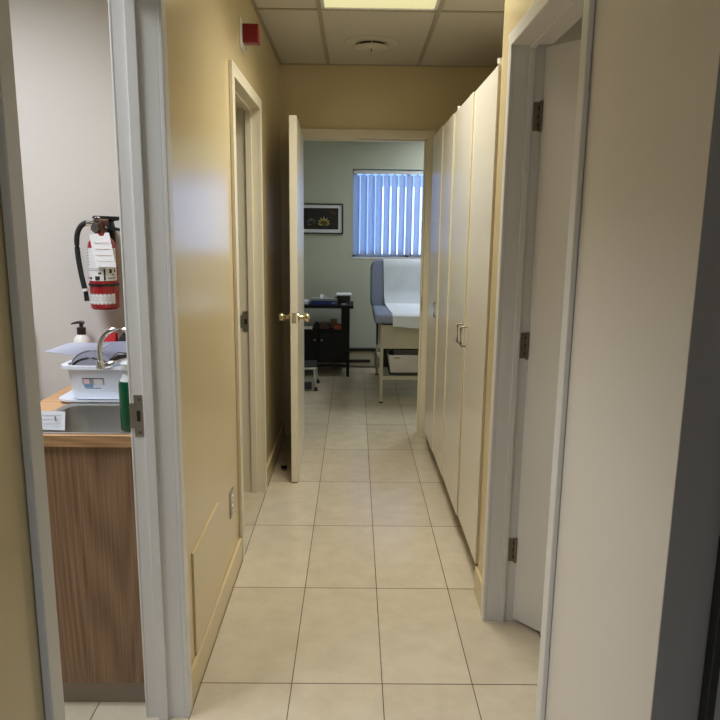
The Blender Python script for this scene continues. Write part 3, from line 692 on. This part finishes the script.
for k in range(8):
    a = 1.10 + k * .09
    patch(a, a + .035, .0565, .0595, 'ink', lb); patch(a + .02, a + .055, .0225, .0255, 'ink', lb)
for z in (.034, .041, .048): patch(1.12, 1.5, z, z + .0015, 'grey_ink', lb); patch(1.54, 1.8, z, z + .0015, 'grey_ink', lb)
tg = MB().prism([(EX - 0.018, EY - .068, EZ + .274), (EX + 0.010, EY - .066, EZ + .279), (EX + 0.018, EY - .066, EZ + .270), (EX + 0.032, EY - .066, EZ + .270), (EX + 0.038, EY - .066, EZ + .282), (EX + 0.052, EY - .066, EZ + .282), (EX + 0.072, EY - .068, EZ + .160), (EX - 0.002, EY - .068, EZ + .160)], (0, .0012, 0)).build('paper_tag', 'paper', ex, label='white paper inspection tag')
mb = MB()
for i in range(4): mb.box(EX - 0.004 + i * .003, EX + 0.052 + i * .003, EY - .0692, EY - .0681, EZ + .246 - i * .022, EZ + .2472 - i * .022)
mb.build('printed_line', 'pink_ink', tg)
MB().tube([(EX - .002, EY - .067, EZ + .268), (EX - .004, EY - .03, EZ + .315)], .001, 6).build('tag_string', 'ink', ex)

# ------------------------------------------------------------------ exam room
# picture
pc = thing('framed_picture', (-.40, 7.44, 1.455), 'framed dark photograph of pale leaves on the exam room wall', 'picture')
px0, px1, pz0, pz1 = -.68, -.128, 1.452, 1.768
mb = MB(); w = .012
for a, b, c, d in ((px0, px1, pz0, pz0 + w), (px0, px1, pz1 - w, pz1), (px0, px0 + w, pz0, pz1), (px1 - w, px1, pz0, pz1)): mb.box(a, b, 7.425, 7.449, c, d, .002)
mb.build('frame', 'blackframe', pc)
MB().box(px0 + w, px1 - w, 7.435, 7.446, pz0 + w, pz1 - w).build('mat', 'paper', pc)
ph = MB().box(px0 + .05, px1 - .052, 7.4335, 7.4352, pz0 + .047, pz1 - .047).build('photograph', 'photo', pc)
def leafshape(cx, cz, r, n, spread, rot, m):
    for k in range(n):
        a = rot + (k / (n - 1) - .5) * spread; L = r * (1 - .25 * abs(k / (n - 1) - .5) * 2); ca, sa = math.cos(a), math.sin(a); wd = r * .17
        q = [(0, 0), (.45 * L, wd), (L, 0), (.45 * L, -wd)]
        MB().prism([(cx + x * ca - z * sa, 7.4325, cz + x * sa + z * ca) for x, z in q], (0, .001, 0)).build('leaf_print', m, ph)
leafshape(-.335, 1.545, .095, 7, 2.7, PI / 2, 'leaf_yellow'); leafshape(-.46, 1.55, .08, 6, 2.2, PI * .62, 'leaf_grey'); leafshape(-.24, 1.66, .05, 5, 2.4, PI * .4, 'leaf_brown')

# baseboard heater
bh = thing('baseboard_heater', (-.4, 7.41, 0), 'low baseboard heater with black slots along the exam room wall', 'heater')
MB().box(-1.3, .235, 7.39, 7.45, .02, .205, .004).build('body', 'tableframe', bh)
MB().box(-1.3, .235, 7.375, 7.45, .185, .215, .003).build('top_rail', 'black_plastic', bh)
MB().box(-1.3, .18, 7.375, 7.45, .06, .092, .003).build('bottom_rail', 'black_plastic', bh)
MB().box(.235, .29, 7.38, 7.45, .02, .215, .003).build('end_cap', 'amber', bh)

# cart
ct = thing('utility_cart', (-.37, 7.1, 0), 'black wooden cart with two doors against the exam room wall', 'cart')
QX0, QX1, QY0, QY1 = -.72, -.048, 6.90, 7.34
MB().box(QX0 - .03, QX1 + .038, QY0 - .02, QY1, .712, .742, .002).build('top_shelf', 'black_wood', ct)
MB().box(QX0, QX1, QY0, QY1, .470, .492, .002).build('middle_shelf', 'black_wood', ct)
for x0, x1 in ((QX0, QX0 + .08), (QX1 - .085, QX1)):
    for y in (QY0, QY1 - .03): MB().box(x0, x1, y, y + .03, .492, .712, .002).build('stile', 'black_wood', ct)
for x0 in (QX0, QX1 - .03):
    for y in (QY0 + .01, QY1 - .03): MB().box(x0, x0 + .03, y, y + .03, 0, .16, .002).build('leg', 'black_wood', ct)
mb = MB().box(QX0, QX0 + .018, QY0 + .02, QY1, .16, .47); mb.box(QX1 - .018, QX1, QY0 + .02, QY1, .16, .47); mb.box(QX0, QX1, QY0 + .02, QY1, .145, .165); mb.box(QX0, QX1, QY1 - .01, QY1, .16, .47); mb.box(QX0, QX1, QY0 + .005, QY0 + .03, .10, .125)
mb.build('carcass', 'black_wood', ct)
for x0, x1, kx in ((QX0 + .004, -.3675, -.402), (-.3635, QX1 - .004, -.330)):
    d = MB().box(x0, x1, QY0, QY0 + .018, .168, .466, .002).build('door', 'black_wood', ct)
    MB().lathe((kx, QY0, .386), [(.001, -.026), (.009, -.025), (.012, -.018), (.006, -.010), (.006, 0), (.001, 0)], 16, 'Y').build('knob', 'steel', d, label='small steel knob')
# on the cart top
T0 = .742
ps = thing('paper_stack', (-.53, 6.98, T0), 'white papers lying at the left of the cart top', 'papers')
for i in range(3): MB().box(-.66 + .01 * i, -.462 - .008 * i, 6.90, 7.12, T0 + .012 * i, T0 + .012 * (i + 1), .001, rot=Matrix.Rotation(.04 * i - .03, 3, 'Z')).build('sheaf', 'paper' if i else 'greybox', ps)
tb = thing('tissue_box', (-.32, 7.0, T0), 'blue tissue box with a white tissue on the cart top', 'tissue box')
MB().box(-.445, -.195, 6.93, 7.06, T0, T0 + .042, .003).build('carton', 'blue_box', tb)
MB().box(-.448, -.192, 6.927, 7.063, T0 + .042, T0 + .066, .003).build('upper_band', 'greybox', tb)
pts = []
for i in range(9):
    u = i / 8 * 2 - 1; pts.append([(-.335 + u * .075, 6.99 + .015 * math.sin(6 * u), T0 + .064 + (.045 * (1 - abs(u)) ** 1.2) * v) for v in (0, .5, 1)])
MB().grid(pts, .004).build('tissue', 'paper', tb)
MB().box(-.23, -.20, 6.9255, 6.931, T0 + .014, T0 + .026).build('print', 'greybox', tb)
bk = thing('wire_basket', (-.12, 7.1, T0), 'dark wire basket with white lid at the right of the cart top', 'basket')
mb = MB(); loft(mb, [rrect(-.165, -.045, 7.04, 7.2, .02, T0), rrect(-.185, -.04, 7.03, 7.22, .02, T0 + .082), rrect(-.175, -.05, 7.04, 7.21, .02, T0 + .082), rrect(-.16, -.05, 7.045, 7.195, .02, T0 + .006)], True); mb.build('body', 'mesh', bk)
MB().box(-.192, -.032, 7.02, 7.23, T0 + .084, T0 + .104, .008).build('lid', 'paper', bk)
sl = tag(MB().box(-.205, -.182, 6.99, 7.03, T0, T0 + .075, .003).build('brown_carton', 'amber'), 'slim brown carton between tissue box and wire basket', 'box')
cl_ = tag(MB().box(-.135, -.08, 6.92, 6.945, T0, T0 + .014, .002).build('grey_packet', 'greybox'), 'small grey packet at the front edge of the cart top', 'packet')
# lower shelf
T1 = .492
o = thing('paper_pad', (-.53, 6.97, T1), 'white pad of papers on the middle shelf of the cart', 'papers'); MB().box(-.64, -.43, 6.92, 7.1, T1, T1 + .03, .002).build('pad', 'paper', o); MB().box(-.643, -.427, 6.918, 7.102, T1 + .03, T1 + .034).build('cover', 'greybox', o)
o = thing('small_jar', (-.39, 6.99, T1), 'small dark jar beside the paper pad on the shelf', 'jar'); MB().lathe((-.385, 6.98, T1), [(.001, 0), (.024, 0), (.024, .045), (.018, .05), (.001, .05)], 18).build('body', 'mesh', o); MB().lathe((-.385, 6.98, T1 + .05), [(.001, 0), (.02, 0), (.02, .018), (.001, .018)], 18).build('lid', 'black_plastic', o)
tag(MB().box(-.355, -.255, 6.93, 7.05, T1, T1 + .058, .003).build('brown_box', 'brownbox'), 'dark reddish brown box on the middle shelf of the cart', 'box')
tag(MB().box(-.248, -.180, 7.00, 7.06, T1, T1 + .095, .003).build('olive_box', 'amber'), 'tall olive box behind the orange box on the cart shelf', 'box')
o = thing('orange_box', (-.14, 6.97, T1), 'orange carton on the middle shelf under the basket', 'box'); MB().box(-.205, -.086, 6.925, 7.0, T1, T1 + .050, .003).build('carton', 'orange', o); MB().box(-.2, -.091, 6.93, 6.995, T1 + .049, T1 + .052).build('flap', 'brownbox', o)

# step stool
ss = thing('step_stool', (-.48, 6.42, 0), 'chrome step stool with black tread beside the cart', 'step stool')
GX0, GX1, GY0, GY1 = -.66, -.372, 6.27, 6.60
MB().box(GX0, GX1 + .012, GY0 + .02, GY1 - .02, .222, .236, .004).build('tread', 'mesh', ss)
MB().box(GX0 - .005, GX1 + .017, GY0 + .015, GY1 - .015, .200, .222, .006).build('tread_frame', 'chrome', ss)
for x, dx in ((GX0, -.018), (GX1, .018)):
    for y in (GY0, GY1):
        l = MB().tube([(x, y + (.02 if y == GY0 else -.02), .205), (x + dx * .5, y, .12), (x + dx, y, .02)], .0095, 12).build('leg', 'chrome', ss)
        MB().lathe((x + dx, y, 0), [(.001, 0), (.017, 0), (.016, .03), (.011, .036), (.001, .036)], 14).build('foot', 'black_rubber', l)
MB().tube([(GX1 + .014, GY0, .05), (GX1 + .014, GY1, .05)], .006, 10).build('brace', 'chrome', ss)
mb = MB()
mb.box(GX0, GX1 - .022, GY0 - .01, GY0 + .03, .012, .082, .003)
for i in range(14): mb.box(GX0 + .006 + i * .0185, GX0 + .014 + i * .0185, GY0 - .014, GY0 - .009, .014, .08)
mb.build('lower_step', 'mesh', ss)

# exam table
et = thing('exam_table', (.52, 6.5, 0), 'exam table with slate blue cushions and beige frame', 'exam table')
TX0, TX1, TY0, TY1 = .230, .82, 5.83, 7.05
mb = MB()
for x in (TX0, TX1 - .026):
    for y in (TY0, TY1 - .026): MB().box(x, x + .026, y, y + .026, .012, .70, .002).build('leg', 'tableframe', et); MB().lathe((x + .013, y + .013, 0), [(.001, 0), (.018, 0), (.016, .012), (.001, .012)], 14).build('foot', 'black_rubber', et)
MB().box(TX0 + .026, TX1 - .026, TY0 + .002, TY0 + .02, .505, .70, .001).build('front_panel', 'tableframe', et)
mb = MB().box(TX0, TX0 + .01, TY0 + .026, TY1 - .026, .505, .70); mb.box(TX1 - .01, TX1, TY0 + .026, TY1 - .026, .505, .70); mb.box(TX0 + .026, TX1 - .026, TY1 - .02, TY1, .505, .70); mb.build('side_panel', 'tableframe', et)
mb = MB().box(TX0 + .02, TX1 - .02, TY0 - .002, TY0 + .024, .488, .512, .002); mb.build('rail', 'tableframe', et)
mb = MB().box(TX0 + .01, TX1 - .01, TY0 + .003, TY1 - .003, .225, .240); mb.box(TX0 + .02, TX1 - .02, TY0 - .002, TY0 + .01, .212, .242, .002); mb.build('shelf', 'tableframe', et)
MB().box(TX0 + .03, TX1 - .03, TY0 + .35, TY0 + .36, .25, .5).build('back_panel', 'gap_shade', et)
mb = MB().box(.172, .84, 5.775, 6.56, .712, .792, .026, 4); mb.smooth = True; mb.build('seat_cushion', 'vinyl', et)
tilt = math.radians(-14)
mb = MB(); ring = lambda y, d: [(p[0], y, p[1]) for p in rrect(.152 + d, .86 - d, .742 + d, 1.222 - d, .085, 0, 8)]
loft(mb, [ring(6.538, .022), ring(6.541, .010), ring(6.550, .002), ring(6.56, 0), ring(6.61, 0), ring(6.622, .004), ring(6.63, .02)], True)
bmesh.ops.rotate(mb.bm, cent=(.5, 6.585, .9785), matrix=Matrix.Rotation(tilt, 3, 'X'), verts=mb.bm.verts)
mb.build('backrest_cushion', 'vinyl', et)
MB().box(.25, .76, 6.70, 6.72, .69, 1.0, rot=Matrix.Rotation(tilt, 3, 'X')).build('backrest_bracket', 'gap_shade', et)
MB().tube([(.205, 6.0, .715), (.205, 6.0, .66), (.207, 5.97, .50)], .009, 10).build('adjusting_rod', 'mesh', et)
MB().box(.24, .82, 5.82, 6.58, .695, .712).build('deck', 'gap_shade', et)
# paper sheet
def tilt_pt(dy, dz):
    c, s = math.cos(tilt), math.sin(tilt); return (6.585 + dy * c - dz * s, .9785 + dy * s + dz * c)
path = [(*tilt_pt(.02, .2475), .277), (*tilt_pt(-.012, .2480), .277), (*tilt_pt(-.040, .2460), .276), (*tilt_pt(-.0515, .225), .276)]
for k in range(1, 7): path.append((*tilt_pt(-.0515, .21 - .053 * k), .276 + .001 * k))
path += [(6.46, .815, .290), (6.40, .802, .297), (6.2, .7965, .305), (6.0, .7965, .314), (5.85, .7965, .322), (5.79, .794, .326), (5.768, .78, .328), (5.764, .74, .329), (5.763, .705, .330), (5.764, .684, .331)]
rows = []
for i, (y, z, xl) in enumerate(path):
    row = []
    for j in range(25):
        u = j / 24; x = xl + (.80 - xl) * u
        wv = (.0045 * math.sin(14 * u + 1.3 * i) + .003 * math.sin(33 * u + 2.1 * i)) * (1 if 2 < i < 12 else .3)
        drop = .006 * math.sin(9 * u + 1) if i == len(path) - 1 else 0
        nrm = (-.97, .24) if i < 11 else ((0, 1) if i < 16 else (-1, 0))
        row.append((x, y + nrm[0] * (abs(wv) + .001), z + nrm[1] * (abs(wv) + .001) + drop))
    rows.append(row)
tag(MB().grid(rows, .0012).build('exam_paper', 'tablepaper'), 'white paper sheet draped over the exam table backrest and seat', 'paper')
# storage box on the shelf
bx_ = thing('storage_box', (.55, 6.0, .248), 'off-white storage box on the shelf under the exam table', 'box')
mb = MB(); loft(mb, [rrect(.325, .79, 5.885, 6.12, .012, .263), rrect(.30, .80, 5.87, 6.14, .012, .425), rrect(.305, .795, 5.875, 6.135, .012, .425), rrect(.33, .785, 5.89, 6.115, .012, .27)], True); mb.build('body', 'bin', bx_)
MB().box(.31, .80, 5.875, 6.12, .2485, .266, .003).build('base', 'mesh', bx_)
MB().box(.352, .402, 5.866, 5.874, .392, .402, .002).build('grip_slot', 'kick', bx_)
tag(MB().lathe((.335, 5.99, .27), [(.001, 0), (.02, 0), (.02, .16), (.012, .185), (.001, .186)], 16).build('dark_bottle', 'black_plastic'), 'dark bottle top showing above the storage box', 'bottle')
